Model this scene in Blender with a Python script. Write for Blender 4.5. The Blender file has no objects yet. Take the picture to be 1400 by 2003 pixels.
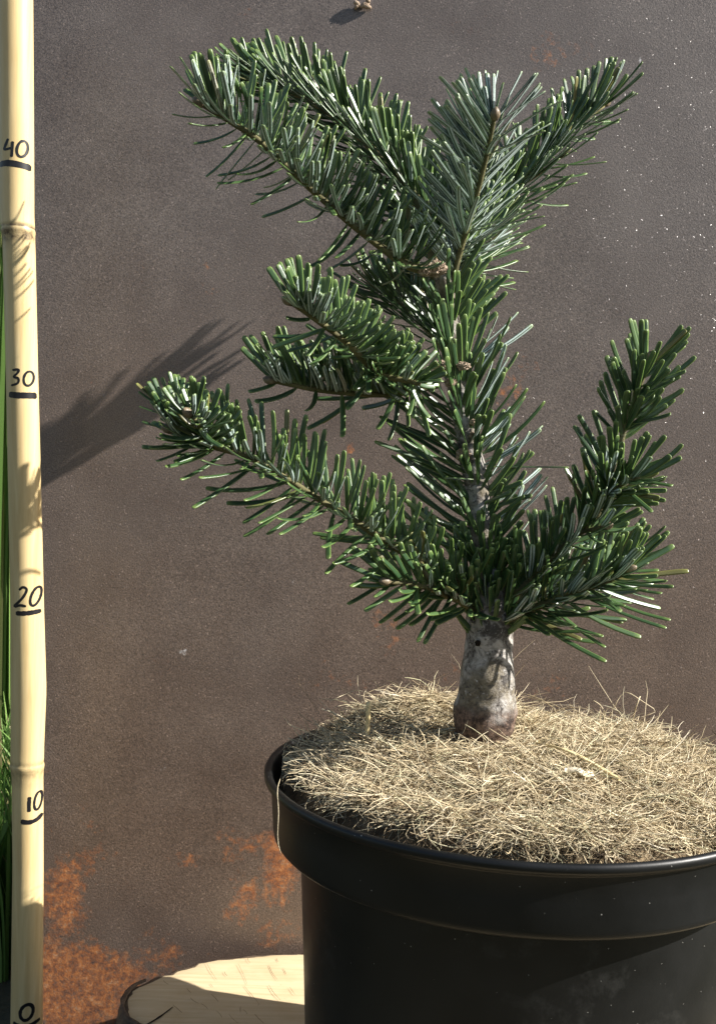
import bpy, math, random
import numpy as np
from mathutils import Vector, Matrix, noise

rng = np.random.default_rng(7)
random.seed(7)
S = bpy.context.scene
C = S.collection
CM = 0.01

# ---------------------------------------------------------------- camera
F_PX, PITCH, ROLL = 2000.0, math.radians(2.1357), math.radians(-1.5437)
PW, PH = 1400.0, 2003.0
cam_d = bpy.data.cameras.new('camera')
cam = bpy.data.objects.new('camera', cam_d)
C.objects.link(cam)
_fwd = Vector((0, math.cos(PITCH), -math.sin(PITCH)))
_up0 = Vector((0, math.sin(PITCH), math.cos(PITCH)))
_right0 = Vector((1, 0, 0))
# rolled axes (photo x' = c*x - s*y)
_c, _s = math.cos(ROLL), math.sin(ROLL)
R_AX = _right0 * _c - _up0 * _s
U_AX = _right0 * _s + _up0 * _c
m = Matrix((R_AX, U_AX, -_fwd)).transposed().to_4x4()
cam.matrix_world = m
cam_d.sensor_fit = 'VERTICAL'
cam_d.sensor_height = 24.0
cam_d.lens = 24.0 * F_PX / PH
cam_d.clip_start = 0.01
cam_d.clip_end = 2000.0
cam_d.dof.use_dof = True
cam_d.dof.focus_distance = 0.42
cam_d.dof.aperture_fstop = 36.0
S.camera = cam

# ---------------------------------------------------------------- light
SUN_EL, SUN_AZ = math.radians(32.0), math.radians(101.2)   # azimuth clockwise from +Y
w = bpy.data.worlds.new('World'); S.world = w; w.use_nodes = True
nt = w.node_tree
bg = nt.nodes['Background']
sky = nt.nodes.new('ShaderNodeTexSky'); sky.sky_type = 'NISHITA'; sky.sun_disc = False
sky.sun_elevation = SUN_EL; sky.sun_rotation = SUN_AZ
nt.links.new(sky.outputs[0], bg.inputs[0]); bg.inputs[1].default_value = 0.050
sd = bpy.data.lights.new('sun', 'SUN'); sd.energy = 5.0; sd.angle = math.radians(0.42); sd.color = (1.0, 0.955, 0.89)
so = bpy.data.objects.new('sun', sd); C.objects.link(so)
sdir = Vector((math.sin(SUN_AZ) * math.cos(SUN_EL), math.cos(SUN_AZ) * math.cos(SUN_EL), math.sin(SUN_EL)))
so.rotation_euler = sdir.to_track_quat('Z', 'Y').to_euler(); so.location = sdir * 3
S.view_settings.view_transform = 'Standard'; S.view_settings.look = 'None'
S.view_settings.exposure = 1.27; S.view_settings.gamma = 1.0
S.view_settings.use_curve_mapping = False

# ---------------------------------------------------------------- helpers
def at(px, py, Y):
    """world point (cm, camera at the origin) seen at photo pixel px,py at depth Y"""
    x = (px - PW / 2) / F_PX; y = -(py - PH / 2) / F_PX
    d = R_AX * x + U_AX * y + _fwd
    return np.array(d * (Y / d.y))
def at_z(px, py, z):
    x = (px - PW / 2) / F_PX; y = -(py - PH / 2) / F_PX
    d = R_AX * x + U_AX * y + _fwd
    return np.array(d * (z / d.z))

def mesh_obj(name, verts, faces, mats, parent=None, smooth=True, uvs=None, attrs=None, mat_idx=None):
    """verts Nx3 in cm; faces: list, or an int array with 3 or 4 columns"""
    me = bpy.data.meshes.new(name)
    V = np.asarray(verts, float) * CM
    if isinstance(faces, np.ndarray):
        n, k = faces.shape
        me.vertices.add(len(V)); me.vertices.foreach_set('co', V.astype(np.float32).ravel())
        me.loops.add(n * k); me.loops.foreach_set('vertex_index', faces.astype(np.int32).ravel())
        me.polygons.add(n)
        me.polygons.foreach_set('loop_start', (np.arange(n) * k).astype(np.int32))
        me.update(calc_edges=True)
    else:
        me.from_pydata([tuple(v) for v in V], [], faces)
    if smooth:
        me.polygons.foreach_set('use_smooth', np.ones(len(me.polygons), bool))
    if uvs is not None:
        ul = me.uv_layers.new(name='UVMap'); ul.data.foreach_set('uv', np.asarray(uvs, np.float32).ravel())
    if attrs:
        for k_, a in attrs.items():
            at_ = me.attributes.new(k_, 'FLOAT', 'POINT'); at_.data.foreach_set('value', np.asarray(a, np.float32))
    for mm in (mats if isinstance(mats, (list, tuple)) else [mats]):
        me.materials.append(mm)
    if mat_idx is not None:
        me.polygons.foreach_set('material_index', np.asarray(mat_idx, np.int32))
    me.validate(); me.update()
    o = bpy.data.objects.new(name, me); C.objects.link(o)
    if parent is not None:
        o.parent = parent
        o.matrix_parent_inverse = parent.matrix_world.inverted()
    return o

def tag(o, label=None, cat=None, group=None, kind=None):
    if label: o['label'] = label
    if cat: o['category'] = cat
    if group: o['group'] = group
    if kind: o['kind'] = kind
    return o

def empty(name, loc):
    o = bpy.data.objects.new(name, None); C.objects.link(o)
    o.empty_display_size = 0.01
    o.matrix_world = Matrix.Translation(Vector(loc) * CM)
    return o

def unit(v):
    v = np.asarray(v, float); return v / max(1e-9, np.linalg.norm(v))

def catmull(P, n):
    P = np.asarray(P, float)
    Q = np.vstack([2 * P[0] - P[1], P, 2 * P[-1] - P[-2]])
    seg = np.linalg.norm(np.diff(P[:, :3], axis=0), axis=1); cum = np.r_[0, np.cumsum(seg)]
    out = []
    for s in np.linspace(0, cum[-1], n):
        i = min(int(np.searchsorted(cum, s, side='right')) - 1, len(P) - 2); t = (s - cum[i]) / max(seg[i], 1e-9)
        a, b, c, d = Q[i], Q[i + 1], Q[i + 2], Q[i + 3]
        out.append(.5 * ((2 * b) + (-a + c) * t + (2 * a - 5 * b + 4 * c - d) * t * t + (-a + 3 * b - 3 * c + d) * t ** 3))
    return np.array(out)

def tube(path, radii, k=12, rough=0.0, seed=0, cap=True):
    path = np.asarray(path, float); n = len(path); radii = np.broadcast_to(radii, (n,))
    V = []; Fc = []
    ref = np.array([0.13, 1.0, 0.21])
    for i in range(n):
        T = unit(path[min(i + 1, n - 1)] - path[max(i - 1, 0)])
        a = unit(np.cross(T, ref)); b = np.cross(T, a)
        for j in range(k):
            th = 2 * math.pi * j / k
            dd = math.cos(th) * a + math.sin(th) * b
            r = radii[i]
            if rough:
                p = path[i] + dd * r
                r *= 1 + rough * noise.noise(Vector(p * 1.3 + seed)) + rough * .5 * noise.noise(Vector(p * 4 + seed))
            V.append(path[i] + dd * r)
    for i in range(n - 1):
        for j in range(k):
            Fc.append([i * k + j, i * k + (j + 1) % k, (i + 1) * k + (j + 1) % k, (i + 1) * k + j])
    if cap:
        Fc.append(list(range(k))[::-1]); Fc.append([(n - 1) * k + j for j in range(k)])
    return V, Fc

def join(parts):
    V = []; Fc = []
    for v, f in parts:
        o = len(V); V += list(v); Fc += [[i + o for i in q] for q in f]
    return V, Fc

def lathe(profile, k=160, center=(0, 0)):
    V = []; Fc = []; n = len(profile)
    for r, z in profile:
        for j in range(k):
            a = 2 * math.pi * j / k
            V.append((center[0] + r * math.cos(a), center[1] + r * math.sin(a), z))
    for i in range(n - 1):
        for j in range(k):
            Fc.append([i * k + j, i * k + (j + 1) % k, (i + 1) * k + (j + 1) % k, (i + 1) * k + j])
    return V, Fc

# ---------------------------------------------------------------- materials
class NM:
    def __init__(self, name):
        self.m = bpy.data.materials.new(name); self.m.use_nodes = True
        self.nt = self.m.node_tree; self.b = self.nt.nodes['Principled BSDF']
    def n(self, t, **kw):
        x = self.nt.nodes.new(t)
        for k, v in kw.items():
            if k.startswith('i_'):
                key = k[2:]; x.inputs[int(key) if key.isdigit() else key.replace('_', ' ')].default_value = v
            else: setattr(x, k, v)
        return x
    def l(self, a, b): self.nt.links.new(a, b)
    def coord(self):
        g = getattr(self, '_geo', None)
        if g is None: self._geo = g = self.n('ShaderNodeTexCoord')
        return g.outputs['Object']
    def noise(self, scale, detail=4, rough=.55, vec=None, dist=0.0):
        x = self.n('ShaderNodeTexNoise'); x.inputs['Scale'].default_value = scale
        x.inputs['Detail'].default_value = detail; x.inputs['Roughness'].default_value = rough
        x.inputs['Distortion'].default_value = dist
        self.l(vec if vec is not None else self.coord(), x.inputs['Vector']); return x.outputs['Fac']
    def scaled(self, s):
        x = self.n('ShaderNodeMapping'); x.inputs['Scale'].default_value = s
        self.l(self.coord(), x.inputs['Vector']); return x.outputs[0]
    def ramp(self, fac, stops, interp='LINEAR'):
        x = self.n('ShaderNodeValToRGB'); x.color_ramp.interpolation = interp
        el = x.color_ramp.elements
        while len(el) < len(stops): el.new(0.5)
        for e, (p, c) in zip(el, stops):
            e.position = p; e.color = (*c, 1) if len(c) == 3 else c
        self.l(fac, x.inputs[0]); return x.outputs[0]
    def fr(self, fac, a, b, lo=0.0, hi=1.0):
        x = self.n('ShaderNodeMapRange'); x.clamp = True
        for i, v in zip(range(1, 5), (a, b, lo, hi)): x.inputs[i].default_value = v
        self.l(fac, x.inputs[0]); return x.outputs[0]
    def mix(self, fac, a, b, mode='MIX'):
        x = self.n('ShaderNodeMix', data_type='RGBA', blend_type=mode)
        for s, v in ((0, fac), (6, a), (7, b)):
            if isinstance(v, (int, float)): x.inputs[s].default_value = v
            elif isinstance(v, tuple): x.inputs[s].default_value = (*v, 1)
            else: self.l(v, x.inputs[s])
        return x.outputs[2]
    def math(self, op, a, b=0.0, c=None):
        x = self.n('ShaderNodeMath', operation=op)
        for i, v in enumerate((a, b) if c is None else (a, b, c)):
            if isinstance(v, (int, float)): x.inputs[i].default_value = v
            else: self.l(v, x.inputs[i])
        return x.outputs[0]
    def attr(self, name):
        x = self.n('ShaderNodeAttribute'); x.attribute_name = name; return x.outputs['Fac']
    def bump(self, h, strength, dist, prev=None):
        x = self.n('ShaderNodeBump'); x.inputs['Strength'].default_value = strength
        x.inputs['Distance'].default_value = dist
        self.l(h, x.inputs['Height'])
        if prev is not None: self.l(prev, x.inputs['Normal'])
        return x.outputs[0]
    def out(self, color=None, rough=None, normal=None, **kw):
        for nm, v in (('Base Color', color), ('Roughness', rough), ('Normal', normal)):
            if v is None: continue
            if isinstance(v, (int, float)): self.b.inputs[nm].default_value = v
            elif isinstance(v, tuple): self.b.inputs[nm].default_value = (*v, 1)
            else: self.l(v, self.b.inputs[nm])
        for k, v in kw.items():
            key = k.replace('_', ' ')
            if isinstance(v, (int, float, tuple)): self.b.inputs[key].default_value = v
            else: self.l(v, self.b.inputs[key])
        return self.m

def m_plate():
    M = NM('weathered_steel')
    grain = M.noise(1500, 3, .75)
    speck = M.noise(900, 3, .7)
    med = M.noise(34, 6, .62)
    big = M.noise(6, 4, .6)
    base = M.mix(M.fr(grain, .3, .7), (.050, .041, .037), (.252, .212, .190))
    base = M.mix(M.fr(med, .3, .72), base, M.mix(1.0, base, (.70, .67, .66), 'MULTIPLY'))
    warm = M.attr('warm')
    base = M.mix(M.math('MULTIPLY', warm, M.fr(big, .3, .7, .45, 1.0)), base, M.mix(1.0, base, (1.03, .85, .70), 'MULTIPLY'))
    # rust
    ra = M.attr('rust')
    fine = M.noise(230, 5, .7)
    rsum = M.math('ADD', ra, M.math('ADD', M.math('MULTIPLY', M.math('SUBTRACT', med, .5), 1.7), M.math('MULTIPLY', M.math('SUBTRACT', fine, .5), 1.5)))
    rmask = M.math('MULTIPLY', M.fr(rsum, .44, .80), M.fr(M.noise(620, 4, .75), .34, .56, .35, 1.0))
    rcol = M.ramp(M.noise(300, 5, .75), [(.32, (.06, .028, .018)), (.46, (.31, .098, .026)), (.58, (.54, .19, .045)), (.72, (.58, .36, .21))])
    base = M.mix(M.math('MULTIPLY', rmask, .9), base, rcol)
    # pale flecks
    pv = M.n('ShaderNodeTexVoronoi'); pv.inputs['Scale'].default_value = 60; M.l(M.coord(), pv.inputs['Vector'])
    pale = M.attr('pale')
    base = M.mix(M.fr(M.math('ADD', pale, M.math('MULTIPLY', M.math('SUBTRACT', fine, .5), 2.2)), .55, .8), base, (.62, .60, .60))
    nrm = M.bump(speck, .35, .0003)
    nrm = M.bump(grain, .5, .0002, nrm)
    # tiny mill-scale facets that catch the sun
    fv_ = M.n('ShaderNodeTexVoronoi'); fv_.inputs['Scale'].default_value = 1900; M.l(M.coord(), fv_.inputs['Vector'])
    sp_ = M.n('ShaderNodeSeparateColor'); M.l(fv_.outputs['Color'], sp_.inputs[0])
    off = M.n('ShaderNodeVectorMath', operation='SUBTRACT'); M.l(fv_.outputs['Color'], off.inputs[0]); off.inputs[1].default_value = (.5, .5, .5)
    scl = M.n('ShaderNodeVectorMath', operation='SCALE'); M.l(off.outputs[0], scl.inputs[0])
    M.l(M.fr(sp_.outputs[2], .0, 1.0, .10, .50), scl.inputs['Scale'])
    add = M.n('ShaderNodeVectorMath', operation='ADD'); M.l(nrm, add.inputs[0]); M.l(scl.outputs[0], add.inputs[1])
    nz = M.n('ShaderNodeVectorMath', operation='NORMALIZE'); M.l(add.outputs[0], nz.inputs[0])
    flake = M.math('MULTIPLY', M.fr(sp_.outputs[0], .93, .97), M.math('SUBTRACT', 1.0, rmask))
    nm = M.mix(flake, nrm, nz.outputs[0])
    rgh = M.mix(rmask, M.mix(flake, (.42, .42, .42), (.22, .22, .22)), (.85, .85, .85))
    return M.out(base, rgh, nm, Metallic=0.0, Specular_IOR_Level=.7)

def m_needle():
    M = NM('fir_needle')
    uv = M.n('ShaderNodeTexCoord').outputs['UV']
    sp = M.n('ShaderNodeSeparateXYZ'); M.l(uv, sp.inputs[0])
    u, v = sp.outputs[0], sp.outputs[1]
    rnd = M.attr('tone')
    top = M.mix(rnd, (.018, .050, .017), (.058, .112, .032))
    # midrib groove slightly paler, rim yellow green
    cen = M.math('ABSOLUTE', M.math('SUBTRACT', u, .5))
    top = M.mix(M.fr(cen, .07, .0, 0, .4), top, (.06, .12, .045))
    top = M.mix(M.fr(cen, .36, .5, 0, .7), top, (.19, .28, .055))
    uu = M.math('ABSOLUTE', M.math('SUBTRACT', u, 1.5))      # underside: 0 keel .. .5 edge
    band = M.math('MULTIPLY', M.fr(uu, .07, .13), M.fr(uu, .40, .34))
    st = M.noise(2600, 2, .6)
    bot = M.mix(M.math('MULTIPLY', band, M.fr(st, .3, .6, .55, .95)), (.035, .075, .035), (.56, .66, .64))
    side = M.fr(u, .999, 1.001)
    col = M.mix(side, top, bot)
    tip = M.fr(v, .90, .99)
    col = M.mix(M.math('MULTIPLY', tip, .6), col, (.20, .28, .07))
    basec = M.fr(v, .10, .0)
    col = M.mix(M.math('MULTIPLY', basec, .6), col, (.22, .26, .09))
    old = M.attr('old')
    col = M.mix(old, col, (.34, .17, .06))
    nrm = M.bump(M.noise(1500, 2, .5), .12, .0002)
    rg = M.mix(side, (.38, .38, .38), (.44, .44, .44))
    return M.out(col, rg, nrm, Specular_IOR_Level=.6, Coat_Weight=.08, Coat_Roughness=.22)

def m_bark(name, dark, lightc, green=.0):
    M = NM(name)
    a = M.noise(90, 6, .65); b = M.noise(420, 4, .7)
    ring = M.noise(1.0, 5, .65, vec=M.scaled((70, 70, 420)), dist=.4)
    c = M.mix(M.fr(a, .32, .68), dark, lightc)
    c = M.mix(M.fr(ring, .45, .72, 0, .6), c, tuple(x * .45 for x in dark))
    c = M.mix(M.fr(b, .62, .78, 0, .7), c, (.42, .38, .33))
    if green: c = M.mix(M.fr(M.noise(130, 4, .6), .5, .7, 0, green), c, (.13, .13, .045))
    n = M.bump(a, .55, .0015); n = M.bump(ring, .5, .0008, n); n = M.bump(b, .5, .0004, n)
    return M.out(c, .78, n, Specular_IOR_Level=.3)

def m_trunk():
    M = NM('trunk_bark')
    a = M.noise(170, 6, .70, dist=.6); b = M.noise(620, 5, .72); big = M.noise(60, 4, .6)
    c = M.mix(M.fr(a, .42, .57), (.060, .052, .046), (.38, .355, .325))
    c = M.mix(M.fr(big, .46, .56, 0, .8), c, M.mix(M.fr(b, .35, .65), (.065, .048, .026), (.21, .175, .11)))
    c = M.mix(M.fr(M.noise(260, 5, .7, dist=.8), .57, .64, 0, .9), c, (.020, .015, .012))
    c = M.mix(M.fr(M.noise(420, 4, .75), .60, .68, 0, .8), c, (.46, .44, .42))
    foot = M.attr('foot')
    fc = M.mix(M.fr(M.noise(300, 6, .75), .42, .60), (.026, .014, .010), (.19, .125, .09))
    c = M.mix(M.fr(M.math('ADD', foot, M.math('MULTIPLY', M.math('SUBTRACT', big, .5), 1.6)), .35, .8), c, fc)
    n = M.bump(a, .8, .0012); n = M.bump(b, .8, .0005, n)
    return M.out(c, .70, n, Specular_IOR_Level=.4)

def m_plastic():
    M = NM('black_plastic')
    sm = M.noise(28, 5, .6)
    c = M.mix(M.fr(sm, .35, .75), (.004, .0043, .0042), (.008, .0085, .0085))
    dust = M.noise(160, 4, .75)
    c = M.mix(M.fr(M.math('MULTIPLY', dust, M.fr(M.noise(19, 3, .6), .35, .65)), .45, .62, 0, .14), c, (.08, .08, .075))
    vor = M.n('ShaderNodeTexVoronoi'); vor.inputs['Scale'].default_value = 560
    M.l(M.coord(), vor.inputs['Vector'])
    sep = M.n('ShaderNodeSeparateColor'); M.l(vor.outputs['Color'], sep.inputs[0])
    sz = M.fr(sep.outputs[0], .80, 1.0, 0, .12)
    c = M.mix(M.math('MULTIPLY', M.math('LESS_THAN', vor.outputs['Distance'], sz), .85), c, (.30, .29, .26))
    n = M.bump(M.noise(700, 3, .6), .10, .0003)
    return M.out(c, M.fr(sm, .3, .7, .36, .50), n, Specular_IOR_Level=.38)

def m_wood_top():
    M = NM('sawn_wood')
    saw = M.noise(1, 4, .6, vec=M.scaled((26, 420, 60)), dist=.3)
    gr = M.noise(38, 5, .6)
    c = M.ramp(saw, [(.3, (.50, .39, .23)), (.52, (.56, .45, .28)), (.75, (.60, .50, .33))])
    c = M.mix(M.fr(gr, .5, .78, 0, .5), c, (.42, .29, .14))
    # drying checks: short slanted cracks
    mp = M.n('ShaderNodeMapping'); mp.inputs['Rotation'].default_value = (0, 0, math.radians(20)); mp.inputs['Scale'].default_value = (130, 24, 24)
    M.l(M.coord(), mp.inputs['Vector'])
    ck = M.noise(1, 3, .55, vec=mp.outputs[0], dist=.6)
    ckm = M.fr(ck, .715, .76)
    c = M.mix(M.math('MULTIPLY', ckm, .8), c, (.14, .075, .03))
    sp = M.fr(M.noise(190, 3, .7), .70, .78, 0, .6)
    c = M.mix(sp, c, (.12, .08, .05))
    n = M.bump(saw, .35, .0006); n = M.bump(ckm, -.8, .0012, n)
    return M.out(c, .75, n, Specular_IOR_Level=.25)

def m_stake():
    M = NM('bamboo_cane')
    st = M.noise(1, 4, .6, vec=M.scaled((330, 330, 9)))
    bl = M.noise(16, 4, .6)
    c = M.mix(M.fr(st, .3, .7), (.54, .39, .18), (.68, .54, .29))
    c = M.mix(M.fr(bl, .45, .75, 0, .6), c, (.66, .50, .25))
    c = M.mix(M.fr(M.noise(1, 4, .6, vec=M.scaled((160, 160, 8))), .62, .74, 0, .55), c, (.55, .34, .14))
    c = M.mix(M.fr(M.noise(260, 3, .7), .70, .78, 0, .45), c, (.25, .16, .08))
    node = M.attr('node')
    c = M.mix(M.math('MULTIPLY', node, M.fr(M.noise(240, 4, .7), .35, .6, .25, 1)), c, (.09, .06, .035))
    n = M.bump(st, .12, .0005)
    return M.out(c, .42, n, Specular_IOR_Level=.45)

def m_fibre():
    M = NM('dry_plant_fibre')
    t = M.attr('tone')
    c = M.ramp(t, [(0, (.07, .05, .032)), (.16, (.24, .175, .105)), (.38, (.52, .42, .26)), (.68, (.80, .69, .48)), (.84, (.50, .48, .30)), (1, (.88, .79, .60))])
    c = M.mix(M.fr(M.noise(420, 3, .6), .3, .7, 0, .45), c, M.mix(1.0, c, (.62, .58, .52), 'MULTIPLY'))
    return M.out(c, .72, None, Specular_IOR_Level=.3)

def m_simple(name, c1, c2, scale, rough=.8, bump=.4, bd=.001, spec=.3):
    M = NM(name)
    a = M.noise(scale, 5, .65)
    return M.out(M.mix(M.fr(a, .3, .7), c1, c2), rough, M.bump(a, bump, bd), Specular_IOR_Level=spec)

def m_grass():
    M = NM('grass_blade')
    t = M.attr('tone')
    c = M.ramp(t, [(0, (.05, .11, .02)), (.5, (.12, .22, .05)), (.85, (.24, .38, .10)), (1, (.33, .28, .13))])
    M.out(c, .5, None, Specular_IOR_Level=.35)
    tr = M.n('ShaderNodeBsdfTranslucent'); M.l(c, tr.inputs[0])
    mx = M.n('ShaderNodeMixShader'); mx.inputs[0].default_value = .35
    M.l(M.b.outputs[0], mx.inputs[1]); M.l(tr.outputs[0], mx.inputs[2])
    M.l(mx.outputs[0], M.nt.nodes['Material Output'].inputs[0])
    return M.m

MT = dict(plate=m_plate(), needle=m_needle(), plastic=m_plastic(), wood=m_wood_top(), stake=m_stake(),
    fibre=m_fibre(), grass=m_grass(),
    trunk=m_trunk(),
    shoot=m_bark('shoot_bark', (.075, .070, .030), (.17, .15, .065), .5),
    logbark=m_bark('log_bark', (.07, .045, .03), (.20, .14, .09)),
    soil=m_simple('potting_soil', (.012, .009, .007), (.05, .036, .025), 260, .95, .9, .002, .1),
    crack=m_simple('crack_shade', (.05, .028, .014), (.16, .09, .04), 300, .9, .4, .0005, .1),
    mat=m_simple('mulch_mat', (.06, .045, .028), (.22, .165, .10), 240, .95, .9, .002, .1),
    ground=m_simple('meadow_ground', (.045, .048, .030), (.085, .08, .055), 40, .95, .8, .01, .1),
    scar=m_simple('scar_wood', (.12, .075, .045), (.56, .44, .33), 700, .85, 1.0, .0012),
    bud=m_simple('resin_bud', (.09, .065, .035), (.26, .20, .13), 500, .45, .5, .0006, .5),
    straw=m_simple('straw_pale', (.55, .42, .20), (.74, .62, .36), 160, .6, .4, .0005),
    chip=m_simple('bare_wood_chip', (.66, .56, .40), (.82, .75, .58), 200, .7, .5, .0005),
    ink=m_simple('marker_ink', (.006, .006, .008), (.014, .013, .016), 300, .38, .1, .0002, .5))

# ================================================================ SETTING
GZ = -31.0
# ground sheet, reaching the horizon
gx = np.concatenate([-np.geomspace(60000, 90, 26), np.linspace(-80, 80, 33), np.geomspace(90, 60000, 26)])
gv = []; gf = []
for j, y in enumerate(gx):
    for i, x in enumerate(gx):
        r = math.hypot(x, y - 45)
        gv.append((x, y + 45, GZ + (min(r, 400) / 400) * .8 * noise.noise(Vector((x * .05, y * .05, 0)))))
n = len(gx)
for j in range(n - 1):
    for i in range(n - 1):
        gf.append([j * n + i, j * n + i + 1, (j + 1) * n + i + 1, (j + 1) * n + i])
tag(mesh_obj('ground', gv, gf, MT['ground']), kind='structure')

# grass growing behind and beside the plate
def grass(count, region, hmin, hmax, name, seed, more=None):
    r = np.random.default_rng(seed)
    V = []; Fc = []; T = []
    for q_ in range(count):
        x = r.uniform(region[0], region[1]); y = r.uniform(region[2], region[3])
        h = r.uniform(hmin, hmax)
        if more and q_ % 3 == 0:
            x = r.uniform(more[0], more[1]); y = r.uniform(more[2], more[3]); h = r.uniform(more[4], more[5]); az = r.uniform(0, 6.28); lean = r.uniform(.04, .32) * h
        wd = r.uniform(.15, .5); d = np.array([math.cos(az), math.sin(az), 0]); s = np.array([-d[1], d[0], 0])
        tw = r.uniform(-.6, .6); s = s * math.cos(tw) + d * math.sin(tw)
        tone = min(1, max(0, r.normal(.5, .3)))
        if r.random() < .06: tone = 1.0
        o = len(V); N = 6
        for k in range(N + 1):
            t = k / N
            p = np.array([x, y, GZ]) + d * lean * t ** 2.2 + np.array([0, 0, h * (t - .18 * t ** 3)])
            ww = wd * (1 - t ** 2.5) * .5 + .01
            V += [p - s * ww, p + s * ww]; T += [tone, tone]
        for k in range(N):
            a = o + 2 * k; Fc.append([a, a + 1, a + 3, a + 2])
    return mesh_obj(name, np.array(V), np.array(Fc), MT['grass'], attrs={'tone': T})
tag(grass(14000, (-80, -24, 80, 135), 44, 90, 'grass', 3, (-44, -12, 60, 84, 5, 17)), 'tall green meadow grass growing behind the left edge of the rusty plate', 'grass', kind='stuff')

# ---------------------------------------------------------------- steel plate
PY = 52.2
x0 = at(44, 1000, PY)[0]; x1 = 30.0; z0 = GZ; z1 = 42.0
NX, NZ = 190, 260
X = np.linspace(x0, x1, NX); Z = np.linspace(z0, z1, NZ)
blobs = [  # px, py, rx, ry, strength
 (120, 1600, 75, 45, .45), (125, 1760, 60, 95, .85), (255, 1680, 120, 30, .5), (215, 1705, 60, 40, .5),
 (150, 1930, 190, 105, 1.05), (90, 1900, 90, 90, .5), (300, 1880, 90, 50, .45), (480, 1750, 45, 48, .8), (480, 1650, 60, 40, .55),
 (545, 1700, 50, 80, .9), (365, 1680, 35, 25, .55), (560, 1830, 60, 60, .55), (470, 1790, 50, 25, .6), (405, 520, 24, 18, .42), (425, 560, 28, 24, .40),
 (495, 30, 28, 26, .35), (1075, 100, 55, 55, .33), (1050, 60, 40, 40, .3), (1140, 100, 30, 20, .3), (1055, 1330, 50, 35, .42), (690, 1330, 70, 55, .42),
 (760, 1250, 60, 50, .45), (735, 1210, 30, 40, .5), (825, 1300, 40, 30, .35), (90, 1500, 20, 30, .6), (685, 880, 10, 12, .9), (1010, 730, 50, 60, .38), (1020, 870, 40, 30, .4),
 (800, 850, 20, 30, .45), (600, 1950, 120, 80, .5), (890, 1330, 60, 40, .35)]
bl = [(at(a, b, PY), c / 39.5, d / 39.5, s) for a, b, c, d, s in blobs]
pale = [(360, 1275, 14, 12, .75), (393, 1280, 12, 7, .5), (316, 1503, 8, 6, .8), (297, 1545, 6, 6, .7), (1252, 120, 5, 13, 1.0), (1380, 120, 60, 110, .22),
        (1190, 470, 20, 12, .4), (500, 1835, 12, 5, .6), (468, 1815, 8, 8, .5), (1180, 1090, 5, 5, .8), (935, 48, 6, 5, .7), (575, 1140, 7, 4, .6)]
pl = [(at(a, b, PY), c / 39.5, d / 39.5, s) for a, b, c, d, s in pale]
V = []; rust = []; warm = []; pal = []
for z in Z:
    for x in X:
        dz = .10 * noise.noise(Vector((x * .05, z * .05, 3)))
        V.append((x, PY + dz, z))
        rust.append(max([0] + [s * math.exp(-(((x - c[0]) / rx) ** 2 + ((z - c[2]) / rz) ** 2) ** 1.3 * .8) for c, rx, rz, s in bl]))
        pal.append(max([0] + [s * math.exp(-(((x - c[0]) / rx) ** 2 + ((z - c[2]) / rz) ** 2)) for c, rx, rz, s in pl]))
        warm.append(min(1, max(.08, .62 - z / 24)))
nb = len(V)
Fc = [[j * NX + i, j * NX + i + 1, (j + 1) * NX + i + 1, (j + 1) * NX + i] for j in range(NZ - 1) for i in range(NX - 1)]
# thickness 4 mm
ring = [i for i in range(NX)] + [j * NX + NX - 1 for j in range(1, NZ)] + [(NZ - 1) * NX + i for i in range(NX - 2, -1, -1)] + [j * NX for j in range(NZ - 2, 0, -1)]
for i in ring:
    x, y, z = V[i]; V.append((x, PY + .4, z)); rust.append(.6); pal.append(0); warm.append(.5)
for k in range(len(ring)):
    a, b = ring[k], ring[(k + 1) % len(ring)]
    Fc.append([b, a, nb + k, nb + (k + 1) % len(ring)])
Fc.append([nb + k for k in range(len(ring))])
plate = mesh_obj('steel_plate', V, Fc, MT['plate'], attrs={'rust': rust, 'warm': warm, 'pale': pal})
tag(plate, 'upright brown weathered steel plate with orange rust patches behind the small fir', 'steel plate')

# dried insect husk stuck near the top edge of the plate
hp = []
for (a, b) in (((692, 4), (706, 15)), ((706, 15), (722, 6)), ((722, 6), (716, 0)), ((700, 12), (694, 18)), ((712, 14), (726, 16))):
    pa, pb = at(*a, PY - .16), at(*b, PY - .10); mid = (pa + pb) / 2 + np.array([0, -.05, .03])
    hp.append(tube(catmull([pa, mid, pb], 7), [.05, .09, .10, .10, .09, .07, .04], 7, .4, 2))
tag(mesh_obj('dry_husk', *join(hp), MT['scar']), 'tiny curled dry brown husk stuck to the steel plate at its top', 'husk')

# ---------------------------------------------------------------- log slice
LZ = -24.6
out_px = [(283, 2003), (262, 1996), (245, 1985), (238, 1965), (243, 1946), (258, 1930), (282, 1920), (300, 1909), (312, 1903), (330, 1902), (338, 1894), (372, 1885), (382, 1879), (440, 1871), (500, 1866), (590, 1862), (700, 1860), (820, 1862)]
outl = [at_z(a, b, LZ)[:2] for a, b in out_px]
ctr = np.array([6.2, 41.5])
def pol(a, r): return ctr + np.array([math.cos(a), math.sin(a)]) * r
a_end = math.atan2(*(outl[-1] - ctr)[::-1]); r_end = np.linalg.norm(outl[-1] - ctr)
a_st = math.atan2(*(outl[0] - ctr)[::-1]) ; a_st = a_st if a_st > 0 else a_st + 2 * math.pi; r_st = np.linalg.norm(outl[0] - ctr)
rest = []
NN = 60
for k in range(1, NN):
    t = k / NN; a = a_end - t * (a_end - a_st + 2 * math.pi)
    tgt = 16.0 + .5 * math.sin(3 * a) + .25 * math.sin(11 * a)
    e = min(1, t * 7, (1 - t) * 9)
    rr = (r_end * (1 - t) + r_st * t) * (1 - e) + tgt * e
    if t > .93: rr -= 0
    rest.append(pol(a, rr))
outline = outl + rest
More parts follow.
